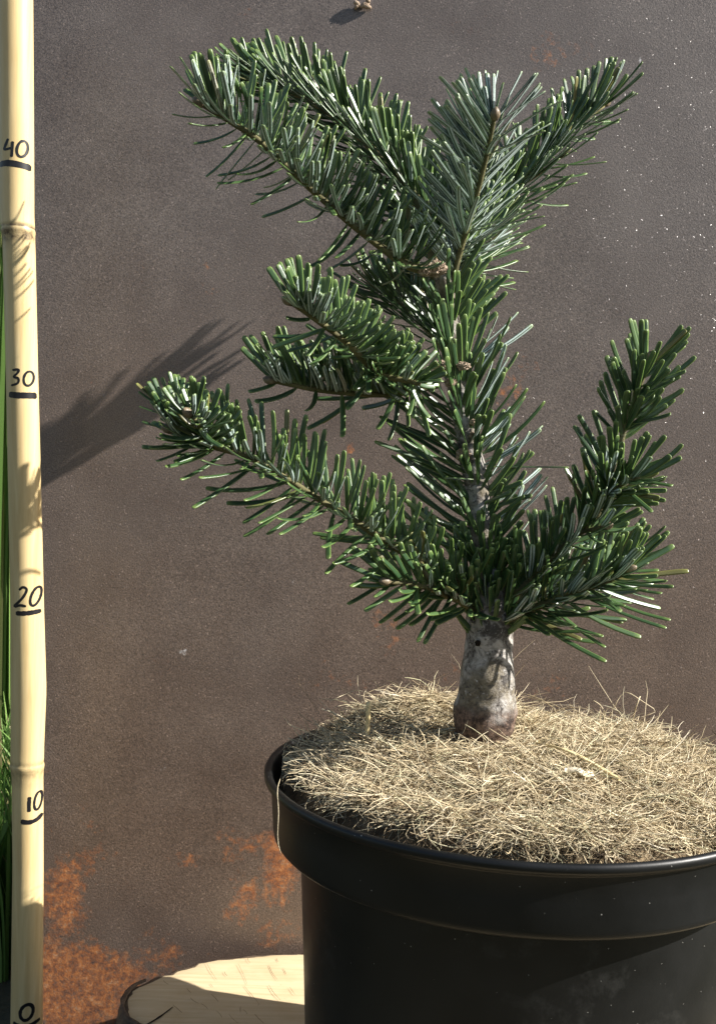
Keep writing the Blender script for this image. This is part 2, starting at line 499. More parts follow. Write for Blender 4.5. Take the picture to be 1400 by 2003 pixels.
outline = np.array(outline)
# densify with small jitter
O = []
for i in range(len(outline)):
    a, b = outline[i], outline[(i + 1) % len(outline)]
    k = max(1, int(np.linalg.norm(b - a) / .22))
    for j in range(k):
        p = a + (b - a) * j / k
        nn = unit(p - ctr); O.append(p + nn * (.16 * noise.noise(Vector((p[0] * 1.1, p[1] * 1.1, 0))) + .09 * noise.noise(Vector((p[0] * 4, p[1] * 4, 5)))))
O = np.array(O); n = len(O)
# top: concentric rings from outline to the centre
V = []; Fc = []
NR = 26
for k in range(NR):
    s = 1 - (k / NR)
    for p in O:
        q = ctr + (p - ctr) * (s if k else .985)
        V.append((q[0], q[1], LZ - (.07 if k == 0 else 0) + .05 * noise.noise(Vector((q[0] * .35, q[1] * .35, 0)))))
for k in range(NR - 1):
    for i in range(n):
        Fc.append([k * n + i, k * n + (i + 1) % n, (k + 1) * n + (i + 1) % n, (k + 1) * n + i])
V.append((ctr[0], ctr[1], LZ)); c_ = len(V) - 1
for i in range(n): Fc.append([(NR - 1) * n + i, (NR - 1) * n + (i + 1) % n, c_])
logs = empty('log_slice', (ctr[0], ctr[1], GZ))
tag(logs, 'thick pale sawn log slice with bark edge carrying the black pot', 'log slice')
mesh_obj('sawn_face', V, Fc, MT['wood'], logs)
V = []; Fc = []
prof = [(.985, -.07), (1.0, -.12), (1.012, -.6), (1.02, -1.6), (1.025, -2.9), (1.015, -4.2), (1.0, -6.4)]
for s, dz in prof:
    for p in O:
        q = ctr + (p - ctr) * s; nn = unit(p - ctr)
        q = q + nn * .25 * noise.noise(Vector((q[0] * 1.2, q[1] * 1.2, dz * .5))) * (0 if dz > -.1 else 1)
        V.append((q[0], q[1], LZ + dz))
for k in range(len(prof) - 1):
    for i in range(n): Fc.append([k * n + i, (k + 1) * n + i, (k + 1) * n + (i + 1) % n, k * n + (i + 1) % n])
mesh_obj('bark_ring', V, Fc, MT['logbark'], logs)
# loose lip of bark curling at the left end and the open split beside it
def strip_on(pts, wdt, z, h):
    P = catmull([(*at_z(a, b, z)[:2], z) for a, b in pts], 24); N = len(P); V = []; Fc = []
    for i, p in enumerate(P):
        T = unit(P[min(i + 1, N - 1)] - P[max(i - 1, 0)]); s = np.array([-T[1], T[0], 0])
        ww = wdt * (.35 + .65 * math.sin(math.pi * (i + .5) / N)) * (1 + .5 * noise.noise(Vector(p * 3)))
        V += [p - s * ww, p - s * ww * .6 + [0, 0, h], p + s * ww * .6 + [0, 0, h], p + s * ww]
    for i in range(N - 1):
        for j in range(3):
            a = i * 4 + j; Fc.append([a, a + 4, a + 5, a + 1])
    return V, Fc
mesh_obj('bark_lip', *strip_on([(270, 2006), (248, 1990), (240, 1966), (246, 1946), (262, 1930), (285, 1919)], .13, LZ, .12), MT['logbark'], logs)
mesh_obj('split', *strip_on([(276, 2010), (300, 1997), (318, 1985), (338, 1970)], .05, LZ + .02, .015), MT['soil'], logs)
cr = []
for a, b, c, d in ((885, 228, 928, 300), (1020, 230, 1058, 318), (1045, 325, 1112, 405), (1150, 235, 1188, 300), (1150, 320, 1200, 385), (1060, 200, 1072, 228), (800, 335, 818, 355),
        (815, 375, 850, 400), (905, 360, 935, 392), (740, 405, 780, 440), (860, 400, 890, 425), (925, 430, 950, 460), (980, 445, 1020, 485), (1090, 445, 1130, 485), (1185, 205, 1192, 222),
        (1040, 425, 1060, 445), (900, 315, 912, 330), (700, 300, 722, 318), (1210, 250, 1224, 275), (960, 262, 972, 282), (1240, 330, 1262, 362)):
    p, q = (a / 2.1875, 1780 + b / 2.1875), (c / 2.1875, 1780 + d / 2.1875); mid_ = ((p[0] + q[0]) / 2 + random.uniform(-2.5, 2.5), (p[1] + q[1]) / 2)
    cr.append(strip_on([p, mid_, q], random.uniform(.007, .014), LZ + .05, .004))
mesh_obj('drying_cracks', *join(cr), MT['crack'], logs)

# ================================================================ STAKE
def stk_c(y):      # centre px, half width px
    ys = [-60, 0, 300, 425, 445, 470, 700, 1000, 1200, 1350, 1470, 1495, 1520, 1700, 2003, 2150]
    cx = [29, 30.5, 33, 34, 35, 37.5, 43, 50, 54, 56.5, 54, 53.5, 54.5, 55.5, 53, 52]
    hw = [33, 33, 32.5, 32, 32.5, 30.5, 30, 31, 31.8, 33.8, 31.5, 32.3, 30, 29.5, 31, 31]
    return np.interp(y, ys, cx), np.interp(y, ys, hw)
def stk_Y(y): return np.interp(y, [-60, 2150], [45.0, 49.2])
stake = empty('bamboo_stake', at(52, 2120, 49.1))
tag(stake, 'pale bamboo cane measuring stake with handwritten centimetre marks at the left', 'measuring stake')
rows = sorted(set(list(range(-120, 2160, 20)) + [432, 438, 443, 447, 450, 453, 457, 462, 470, 1484, 1488, 1491, 1494, 1497, 1501, 1506]))
V = []; Fc = []; nodeA = []
K = 40
for y in rows:
    cx, hw = stk_c(y); Y = stk_Y(y); c = at(cx, y, Y); R = hw / F_PX * Y
    for ny in (450, 1494):
        R *= 1 + .028 * math.exp(-((y - ny - 5) / 5.0) ** 2) - .030 * math.exp(-((y - ny + 4) / 3.0) ** 2)
    nd = max(math.exp(-((y - ny - 14) / 13) ** 2) if y > ny - 3 else math.exp(-((y - ny + 3) / 4) ** 2) for ny in (450, 1494))
    for j in range(K):
        a = 2 * math.pi * j / K
        V.append(c + np.array([math.cos(a), math.sin(a), 0]) * R); nodeA.append(min(1, nd * (1.3 if y < 900 else .6)))
nr = len(rows)
for i in range(nr - 1):
    for j in range(K): Fc.append([i * K + j, (i + 1) * K + j, (i + 1) * K + (j + 1) % K, i * K + (j + 1) % K])
Fc.append([(nr - 1) * K + j for j in range(K)]); Fc.append([j for j in range(K)][::-1])
mesh_obj('cane', V, Fc, MT['stake'], stake, attrs={'node': nodeA})

def ink_point(px, py, lift=.008):
    cx, hw = stk_c(py); Y = stk_Y(py); c = at(cx, py, Y); R = hw / F_PX * Y
    f = unit([-c[0], -c[1], 0]); r = np.array([-f[1], f[0], 0]); r = r if r[0] > 0 else -r
    s = max(-.985, min(.985, (px - cx) / hw)); co = math.sqrt(1 - s * s)
    return c + (R + lift) * (s * r + co * f), unit(s * r + co * f)
def ink(name, strokes, wpx=6.0):
    V = []; Fc = []
    for st in strokes:
        ww = st[1] if isinstance(st, tuple) else wpx
        pts = st[0] if isinstance(st, tuple) else st
        P = catmull([(x, y, 0) for x, y in pts], max(10, 5 * len(pts)))
        N = len(P); o = len(V); lift = .006 + .0015 * strokes.index(st)
        for i in range(N):
            T = unit(P[min(i + 1, N - 1)] - P[max(i - 1, 0)]); s = np.array([-T[1], T[0], 0])
            h = ww / 2 * (1 + .22 * noise.noise(Vector((P[i][0] * .2, P[i][1] * .2, len(V) * .0))))
            if i in (0, N - 1): h *= .65
            for k in (-1, -.33, .33, 1):
                q = P[i] + s * h * k; V.append(ink_point(q[0], q[1], lift)[0])
        for i in range(N - 1):
            for j in range(3):
                a = o + i * 4 + j; Fc.append([a, a + 4, a + 5, a + 1])
    return mesh_obj(name, V, Fc, MT['ink'], stake)
def ell(cx, cy, rx, ry, sl=0.0, a0=-2.0, n=13, over=.5):
    return [(cx + rx * math.cos(a) - sl * math.sin(a) * ry, cy + ry * math.sin(a)) for a in np.linspace(a0, a0 + 2 * math.pi + over, n)]
ink('number_forty', [([(18, 282), (14, 292), (11.5, 302), (24, 300)], 5), ([(26, 287), (25, 302), (24, 317)], 5.5), (ell(43.5, 299, 9.5, 16, .2), 5)], 5)
ink('forty_bar', [([(3, 329), (20, 329), (42, 331), (60, 332)], 12.5)])
ink('number_thirty', [([(26, 727), (37, 726), (36, 732), (29, 740), (37, 743), (36, 752), (24, 757)], 4.5), (ell(56, 742, 9, 14, .15), 4.5)])
ink('thirty_bar', [([(20, 774), (35, 775.5), (55, 775), (71, 774)], 12)])
ink('number_twenty', [([(39, 1151), (46, 1145), (53, 1150), (46, 1165), (31, 1182), (42, 1180), (52, 1182)], 5), (ell(70, 1163, 9, 18, .3), 5)])
ink('twenty_bar', [([(33, 1196), (55, 1195), (80, 1192)], 9)])
ink('number_ten', [([(58.5, 1550), (57.5, 1565), (57.5, 1579)], 7), (ell(74.5, 1560, 7, 17, .15), 4.8)])
ink('ten_bar', [([(42, 1597), (58, 1599), (72, 1596), (83, 1589)], 8.5)])
ink('number_zero', [(ell(53, 1965, 12, 15, .15), 6.5)])
ink('zero_bar', [([(28, 1987), (38, 1990), (54, 1991), (78, 1986)], 7), ([(46, 1994), (46, 2003), (47, 2014)], 6)])

# ================================================================ POT
PC = np.array([6.06, 37.13]); RZ = -10.70
pot = empty('plant_pot', (PC[0], PC[1], LZ))
tag(pot, 'large round black plastic nursery pot with wide collar on the log slice', 'plant pot')
V, Fc = lathe([(7.1, LZ + .02), (7.3, LZ + .12), (7.42, RZ - 11.5), (7.62, RZ - 7), (7.86, RZ - 2.35), (7.9, RZ - 2.2), (7.55, RZ - 2.4), (7.1, RZ - 12.4), (0.02, RZ - 12.6)], 180, PC)
mesh_obj('pot_body', V, Fc, MT['plastic'], pot)
V, Fc = lathe([(7.72, RZ - 2.12), (8.60, RZ - 2.26), (8.74, RZ - 2.30), (8.81, RZ - 2.22), (8.84, RZ - 2.05), (8.90, RZ - 1.2), (8.96, RZ - .42), (9.02, RZ - .34), (9.12, RZ - .30), (9.20, RZ - .20), (9.21, RZ - .08), (9.17, RZ + .0), (9.08, RZ + .04), (8.96, RZ + .0), (8.90, RZ - .10), (8.84, RZ - .6), (8.70, RZ - 2.0), (8.0, RZ - 2.08), (7.72, RZ - 2.12)], 200, PC)
mesh_obj('pot_collar', V, Fc, MT['plastic'], pot)

def lim(x, y):
    a = math.degrees(math.atan2(y, x))
    return 8.2 - .75 * math.exp(-((a + 128) / 38) ** 2) - .25 * math.exp(-((a + 175) / 15) ** 2)
def mound(x, y):
    dx, dy = x - PC[0], y - PC[1]; r = math.hypot(dx, dy) / 8.8
    z = RZ - .25 + 1.0 * max(0, 1 - r ** 2.2)
    def g(cx, cy, sx, sy, h):
        return h * math.exp(-((dx - cx) / sx) ** 2 - ((dy - cy) / sy) ** 2)
    z += g(-3.6, 5.0, 2.9, 1.9, 1.05) + g(-.6, 3.6, 1.6, 1.6, .45) + g(5.2, 5.0, 2.4, 1.6, .2) - g(2.4, 6.6, 1.6, 1.2, .35) - g(-6.6, 3.0, 1.2, 1.4, .35)
    z += g(-5.6, .4, 2.0, 1.6, .25)
    z += .28 * noise.noise(Vector((x * .55, y * .55, 0))) + .30 * noise.noise(Vector((x * 1.3, y * 1.3, 9))) + .17 * noise.noise(Vector((x * 2.9, y * 2.9, 5)))
    re = .93 * lim(dx, dy) / 8.2
    if r > re: z -= (r - re) * 8.5 * (1 + .9 * noise.noise(Vector((x * .9, y * .9, 2))))
    return z
V = []; Fc = []; NRr, NA = 46, 120
for i in range(NRr):
    r = 8.72 * (i + .5) / NRr if i else .02
    for j in range(NA):
        a = 2 * math.pi * j / NA; x = PC[0] + r * math.cos(a); y = PC[1] + r * math.sin(a)
        V.append((x, y, mound(x, y) - .16 + .10 * noise.noise(Vector((x * 5, y * 5, 0)))))
for i in range(NRr - 1):
    for j in range(NA): Fc.append([i * NA + j, i * NA + (j + 1) % NA, (i + 1) * NA + (j + 1) % NA, (i + 1) * NA + j])
Vb, Fb = V, Fc
tag(mesh_obj('soil', *lathe([(0.02, RZ - 1.6), (5, RZ - 1.55), (8.55, RZ - 1.7)], 60, PC), MT['soil']), 'dark potting soil under the fibre mulch inside the black pot', 'soil', kind='stuff')

# fibre mulch: the mat surface and a dense tangle of fibres over it
def fibres(count, seed):
    r = np.random.default_rng(seed)
    N = 6; K3 = 3
    V = np.zeros((count, N, K3, 3)); T = np.zeros((count, N, K3))
    for c in range(count):
        while True:
            x, y = r.uniform(-8.75, 8.75, 2)
            gp = noise.noise(Vector((x * .8, y * .8, 31)))
            if gp > .15 and r.random() < .7: continue
            if x * x + y * y < (lim(x, y) + .35 * noise.noise(Vector((x * .6, y * .6, 4)))) ** 2 and (x + 1.45) ** 2 + (y - .4) ** 2 > .8: break
        L = abs(r.normal(.65, .42)) + .35
        if r.random() < .018: L = r.uniform(2, 4)
        rad = r.uniform(.007, .016)
        if r.random() < .035: rad *= 1.9
        layer = r.random()
        z = mound(x + PC[0], y + PC[1]) - .12 + .36 * layer ** 1.3
        az = r.uniform(0, 6.283)
        edge = math.hypot(x, y) / 8.7
        el = r.normal(0, .24) + (.6 * r.random() if r.random() < .14 else 0)
        if edge > .93: el = r.normal(.0, .45)
        d = np.array([math.cos(az) * math.cos(el), math.sin(az) * math.cos(el), math.sin(el)])
        kk = r.normal(0, .75); vv = r.normal(-.22, .4)
        sde = unit(np.cross(d, [0, 0, 1.0]))
        pts = []; p = np.array([x + PC[0], y + PC[1], z]); dd = d.copy()
        wob = r.normal(0, .42, (N, 2))
        for k in range(N):
            pts.append(p.copy()); p = p + dd * L / (N - 1)
            dd = unit(dd + sde * (kk + wob[k, 0]) * .5 + np.array([0, 0, 1]) * (vv + wob[k, 1]) * .28)
            q = math.hypot(p[0] - PC[0], p[1] - PC[1])
            if q < 8.6:
                fl = mound(p[0], p[1]) - .12
                if p[2] < fl: p[2] = fl + .02
            else:
                p[:2] = PC + (p[:2] - PC) * 8.6 / q
        pts = np.array(pts)
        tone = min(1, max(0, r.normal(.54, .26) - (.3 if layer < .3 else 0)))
        ta = unit(pts[-1] - pts[0] + 1e-6); a = unit(np.cross(ta, [.3, .2, 1.0])); b = np.cross(ta, a)
        rr = rad * np.array([.8, 1, 1, 1, .85, .4])
        for j in range(K3):
            th = 2 * math.pi * j / K3
            V[c, :, j] = pts + (math.cos(th) * a + math.sin(th) * b) * rr[:, None]
        T[c] = tone
    idx = np.arange(count * N * K3).reshape(count, N, K3)
    A = idx[:, :-1]; B = idx[:, 1:]
    Fc = np.stack([A, np.roll(A, -1, 2), np.roll(B, -1, 2), B], -1).reshape(-1, 4)
    return V.reshape(-1, 3), Fc, T.reshape(-1)
NF = 46000
fv, ff, ft = fibres(NF, 11)
Vb = np.array(Vb); Fb = np.array(Fb)
allV = np.vstack([Vb, fv]); allF = np.vstack([Fb, ff + len(Vb)])
mi = np.r_[np.zeros(len(Fb), int), np.ones(len(ff), int)]
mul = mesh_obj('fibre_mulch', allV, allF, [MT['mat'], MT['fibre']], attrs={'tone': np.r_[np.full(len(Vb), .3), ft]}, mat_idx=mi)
tag(mul, 'loose beige plant fibre mulch heaped around the fir stump in the pot', 'mulch', kind='stuff')

def flat_strip(pts, wd, th):
    P = catmull(pts, 16); N = len(P); V = []; Fc = []
    for i, p in enumerate(P):
        T = unit(P[min(i + 1, N - 1)] - P[max(i - 1, 0)])
        view = unit(unit(-p) * .5 + np.array(sdir)); s = unit(np.cross(T, view)); nn = unit(np.cross(s, T)); nn = nn if nn @ view > 0 else -nn
        ww = wd * (.75 if i in (0, N - 1) else 1) * (1 + .15 * math.sin(i * 1.7)) / 2
        V += [p - s * ww - nn * th, p - s * ww * .8 + nn * th, p + s * ww * .8 + nn * th, p + s * ww - nn * th]
    for i in range(N - 1):
        for j in range(4):
            a = i * 4 + j; b = i * 4 + (j + 1) % 4; Fc.append([a, b, b + 4, a + 4])
    Fc += [[0, 1, 2, 3], [(N - 1) * 4 + k for k in (3, 2, 1, 0)]]
    return V, Fc
def surf(px, py, lift=.1):
    """point where the view ray meets the mulch"""
    Y = 29.0
    while Y < 46.5:
        p = at(px, py, Y)
        if p[2] < mound(p[0], p[1]) and np.hypot(*(p[:2] - PC)) < 8.7: break
        Y += .05
    return p + np.array([0, 0, lift])
b0 = surf(716, 1455, -.1)
Yb = b0[1]
tag(mesh_obj('straw_splinter', *tube(catmull([b0, at(719, 1420, Yb - .05), at(721, 1374, Yb - .15)], 10), [.09] * 10, 7), MT['straw']), 'short pale straw splinter standing upright in the mulch left of the stump', 'straw')
tag(mesh_obj('flat_straw', *flat_strip([surf(1050, 1476, .42), surf(1100, 1496, .55), surf(1150, 1520, .55), surf(1212, 1550, .42)], .28, .03), MT['straw']), 'long flat tan straw lying slanted on the mulch right of the stump', 'straw')
tag(mesh_obj('wood_chip', *flat_strip([surf(1103, 1530, .40), surf(1128, 1533, .46), surf(1142, 1540, .44), surf(1160, 1540, .46), surf(1183, 1542, .40)], .24, .03), MT['chip']), 'crooked whitish wood shaving below the flat straw on the mulch', 'wood shaving')
tag(mesh_obj('short_straw', *flat_strip([surf(848, 1446, .22), surf(868, 1446, .25), surf(886, 1444, .2)], .14, .025), MT['straw']), 'stubby pale straw piece lying just left of the stump foot', 'straw')
def wire(pts, r, name, label, cat, mat='fibre', grp=None):
    P = catmull(pts, 26)
    V, Fc = tube(P, np.linspace(r, r * .6, 26), 5)
    return tag(mesh_obj(name, V, Fc, MT[mat], attrs={'tone': [.6] * len(V)}), label, cat, grp)
wire([surf(1190, 1404, 0), at(1200, 1385, 43.5), at(1212, 1362, 43.4), at(1226, 1354, 43.2), at(1262, 1376, 43), at(1281, 1391, 43), at(1262, 1400, 43), at(1245, 1404, 43)], .022, 'dry_fibre', 'thin bent fibre looping above the mulch at the back right of the pot', 'fibre')
wire([surf(1184, 1412, 0), at(1182, 1395, 43.6), at(1174, 1380, 43.6), at(1160, 1370, 43.6)], .03, 'dry_fibre', 'short curved blade of dry fibre hooked left above the back of the mulch', 'fibre')
wire([surf(1236, 1412, 0), at(1243, 1385, 42.9), at(1251, 1362, 42.9)], .035, 'dry_fibre', 'straight dry stalk pointing up inside the fibre loop at back right', 'fibre')
wire([surf(550, 1528, .2), at(543, 1545, 32.0), at(545, 1590, 30.9), at(543, 1640, 30.9), at(549, 1668, 30.9)], .014, 'dry_fibre', 'hair-thin fibre hanging down over the left side of the pot collar', 'fibre')
wire([at(645, 1372, 41.5), at(675, 1358, 42), at(700, 1350, 42), at(730, 1362, 42), surf(745, 1372, 0)], .014, 'dry_fibre', 'very thin arched hair over the mulch left of the stump', 'fibre')

# ================================================================ FIR
TY = 37.6
tree = empty('fir_tree', at(948, 1445, TY))
tag(tree, 'small potted fir with stout grey stump and dark green needled branches', 'fir tree')

# needle template -------------------------------------------------------
ANG_T = [(-1, 0), (-.5, .55), (0, .22), (.5, .55), (1, 0)]
ANG_B = [(.52, -.42), (0, -.62), (-.52, -.42)]
RING = np.array(ANG_T + ANG_B)                 # 8
VV = np.array([0, .06, .14, .32, .50, .68, .84, .945, .985, 1.0])
PR = np.array([.42, .60, .90, 1, 1, 1, 1.02, 1.0, .80, .42])
nR, nK = len(VV), 8
Uc = [0, .25, .5, .75, 1.0]
def tmpl():
    F_, UV = [], []
    ub = [(1.0, 1.25), (1.25, 1.5), (1.5, 1.75), (1.75, 2.0)]
    for i in range(nR - 1):
        for j in range(8):
            j2 = (j + 1) % 8
            F_.append([i * 8 + j, i * 8 + j2, (i + 1) * 8 + j2, (i + 1) * 8 + j])
            if j < 4: ua, ubb = Uc[j], Uc[j + 1]
            else: ua, ubb = ub[j - 4]; ua += .002
            UV += [(ua, VV[i]), (ubb, VV[i]), (ubb, VV[i + 1]), (ua, VV[i + 1])]
    e = (nR - 1) * 8
    F_.append([e + 0, e + 1, e + 2, e + 7]); UV += [(.5, 1)] * 4
    F_.append([e + 2, e + 3, e + 4, e + 5]); UV += [(.5, 1)] * 4
    F_.append([e + 2, e + 5, e + 6, e + 7]); UV += [(.5, 1)] * 4
    return np.array(F_), np.array(UV)
TF, TUV = tmpl()

class Needles:
    def __init__(s): s.V = []; s.tone = []; s.old = []
    def add(s, p, d, nrm, L, wd, bend, tone=None, old=0.0):
        """bend: vector added to the direction along the length"""
        d = unit(d); pos = np.asarray(p, float).copy(); P = [pos.copy()]; D = [d]
        for i in range(1, nR):
            t = (VV[i] + VV[i - 1]) / 2
            dd = unit(d + np.asarray(bend) * t)
            pos = pos + dd * L * (VV[i] - VV[i - 1]); P.append(pos.copy()); D.append(dd)
        nrm = np.asarray(nrm, float)
        for i in range(nR):
            n_ = unit(nrm - D[i] * (nrm @ D[i])); b_ = np.cross(D[i], n_)
            w_ = wd / 2 * PR[i]
            s.V.append(P[i] + np.outer(RING[:, 0] * w_, b_) + np.outer(RING[:, 1] * wd * .26 * min(1, PR[i] * 1.1), n_))
        s.tone.append(random.random() if tone is None else tone); s.old.append(old)
    def build(s, parent, label=None):
        n_ = len(s.tone)
        V = np.vstack(s.V)
        F_ = (TF[None] + (np.arange(n_) * nR * 8)[:, None, None]).reshape(-1, 4)
        UV = np.tile(TUV, (n_, 1))
        o = mesh_obj('needles', V, F_, MT['needle'], parent, uvs=UV,
            attrs={'tone': np.repeat(s.tone, nR * 8), 'old': np.repeat(s.old, nR * 8)})
        if label: o['label'] = label
        return o

def frame(T, up):
    U = unit(np.asarray(up, float) - T * (np.asarray(up, float) @ T)); Sd = np.cross(T, U)
    return U, Sd

def branch(pts, radii, up, dens=13, L=2.2, Ltop=None, fan=150, a0=58, a1=26, wd=.225, t0=.04, t1=1.0, low=.12, lowL=None,
           upbend=.35, name='branch', label=None, extra=None, bud=True, spread=1.0, tb=1.0, face=0.8, seed=None, ends=1.0, side_bias=0.0, fixed=None, backs=0.0):
    """pts: (px, py, depth cm). up: the direction the needles brush towards."""
    global rng
    r = np.random.default_rng(seed if seed is not None else int(pts[-1][0] * 7 + pts[-1][1]))
    W = np.array([at(a, b, y) for a, b, y in pts]); P = catmull(W, 40)
    seg = np.linalg.norm(np.diff(P, axis=0), axis=1); cum = np.r_[0, np.cumsum(seg)]; TL = cum[-1]
    rad = .88 * np.interp(np.linspace(0, 1, 40), np.linspace(0, 1, len(radii)), radii)
    V, Fc = tube(P, rad, 10, .12, r.integers(99))
    o = mesh_obj(name, V, Fc, MT['shoot'], tree)
    if label: o['label'] = label
    N = Needles(); n_ = int(TL * dens * 1.2 * (t1 - t0))
    Ltop = Ltop or L * .78; lowL = lowL or L
    for k in range(n_):
        t = t0 + (t1 - t0) * (k + r.random()) / n_; s_ = t * TL
        i = min(int(np.searchsorted(cum, s_)) , 39); i = max(1, i)
        f_ = (s_ - cum[i - 1]) / max(seg[i - 1], 1e-6); p = P[i - 1] * (1 - f_) + P[i] * f_
        T = unit(P[min(i + 1, 39)] - P[max(i - 2, 0)])
        U, Sd = frame(T, up)
        if r.random() < low:
            phi = r.choice([-1, 1]) * r.uniform(95, 165); lower = True
        else:
            phi = (r.random() * 2 - 1) * fan / 2 * 1.12; lower = False
            phi = math.copysign(abs(phi) ** .97, phi)
        phi += side_bias
        ph = math.radians(phi)
        al = math.radians(np.interp(t, [0, .8, 1.0], [a0 + 8, a0 * .92 + 8, a1 + 4]) + r.normal(0, 9))
        if fixed is not None and not lower: al += 0
        if t > .93: ph *= 1.0
        rd = U * math.cos(ph) + Sd * math.sin(ph)
        d = T * math.cos(al) + rd * math.sin(al)
        ln = (Ltop + (L - Ltop) * min(1, abs(phi) / 90)) if not lower else lowL
        ln *= (1.0 if r.random() > .12 else .72) * (np.interp(t, [.75, 1], [1, .62]) if lower else 1) * r.uniform(.84, 1.10) * np.interp(t, [0, .06, .9, 1], [.75, 1, 1, .82 * ends])
        nrm = T * 1.0 + U * (.9 if not lower else .6) * spread
        nrm = nrm + np.array([0.1, -1.0, .15]) * face
        bend = U * upbend * r.uniform(.5, 1.4) * (1 if abs(phi) > 35 else .35) + r.normal(0, .12, 3) + T * r.uniform(.1, .45) * tb
        old = (r.uniform(.1, .35) if r.random() < .03 else 0)
        rr = np.interp(t, np.linspace(0, 1, 40), rad)
        N.add(p + rd * rr * .85, d, nrm + r.normal(0, .16, 3), ln, wd * .84 * r.uniform(.84, 1.12), bend, old=old)
    if extra: extra(N, P, r)
    N.build(o)
    if bud:
        T = unit(P[-1] - P[-4]); c = P[-1]
        Vb_, Fb_ = tube([c - T * .05, c + T * .06, c + T * .18, c + T * .30, c + T * .38], [.10, .15, .16, .11, .03], 8, .15, 3)
        mesh_obj('bud', Vb_, Fb_, MT['bud'], o)
    return o, P

UPv = np.array([0, 0, 1.0])
# trunk ------------------------------------------------------------------
tr_px = [(940, 1462, 46), (942, 1438, 52), (945, 1418, 60), (948, 1390, 62), (951, 1355, 56), (953, 1310, 51), (955, 1270, 47), (957, 1225, 47), (957, 1180, 43), (955, 1130, 34), (947, 1080, 28), (938, 1010, 25), (930, 940, 24), (917, 880, 23), (906, 820, 21), (896, 760, 21), (888, 710, 24), (882, 650, 19), (876, 590, 18), (868, 545, 19), (852, 520, 15)]
W = np.array([at(a, b, TY - .15 * max(0, (1150 - b) / 600)) for a, b, c in tr_px]); RR = np.array([c / F_PX * TY for a, b, c in tr_px])
Pq = catmull(np.c_[W, RR], 150)
V, Fc = tube(Pq[:, :3], Pq[:, 3], 48, .07, 4)
trunk = mesh_obj('trunk', V, Fc, MT['trunk'], tree, attrs={'foot': [max(0, min(1, (at(945, 1385, TY)[2] + .0 - v[2]) / .9 + .62)) for v in V]})
def TP(y):      # trunk centre at photo row y
    xs = [c[0] for c in tr_px][::-1]; ys = [c[1] for c in tr_px][::-1]; rs = [c[2] for c in tr_px][::-1]
    return np.interp(y, ys, xs), TY - .15 * max(0, (1150 - y) / 600), np.interp(y, ys, rs) / F_PX * TY

def knob(px, py, Y, r_, name='scar_knob', sq=.8, parent=None):
    c = at(px, py, Y); V = []; Fc = []; A, B = 26, 34
    for i in range(A + 1):
        th = math.pi * i / A
        for j in range(B):
            ph = 2 * math.pi * j / B
            d = np.array([math.sin(th) * math.cos(ph), math.sin(th) * math.sin(ph), math.cos(th) * sq])
            rr = r_ * (1 + .30 * noise.noise(Vector(d * 2.3 + c)) + .26 * noise.noise(Vector(d * 5 + c)) + .22 * noise.noise(Vector(d * 11 + c)))
            V.append(c + d * rr)
    for i in range(A):
        for j in range(B): Fc.append([i * B + j, i * B + (j + 1) % B, (i + 1) * B + (j + 1) % B, (i + 1) * B + j])
    return mesh_obj(name, V, Fc, MT['scar'], parent or trunk, smooth=r_ < .12)
knob(851, 525, TY - 1.25, .36); knob(831, 530, TY - 1.45, .22)
knob(861, 716, TY - 1.0, .30, sq=.6); knob(905, 716, TY - 1.2, .24, sq=.6); knob(880, 748, TY - .9, .2)
knob(905, 889, TY - .65, .24); knob(928, 852, TY - .6, .17); knob(926, 826, TY - .6, .14)
# pruned branch hole on the stump
c = at(934, 1258, TY - .92)
knob(934, 1258, TY - .80, .10, 'knot_hole', 1).data.materials[0] = MT['soil']

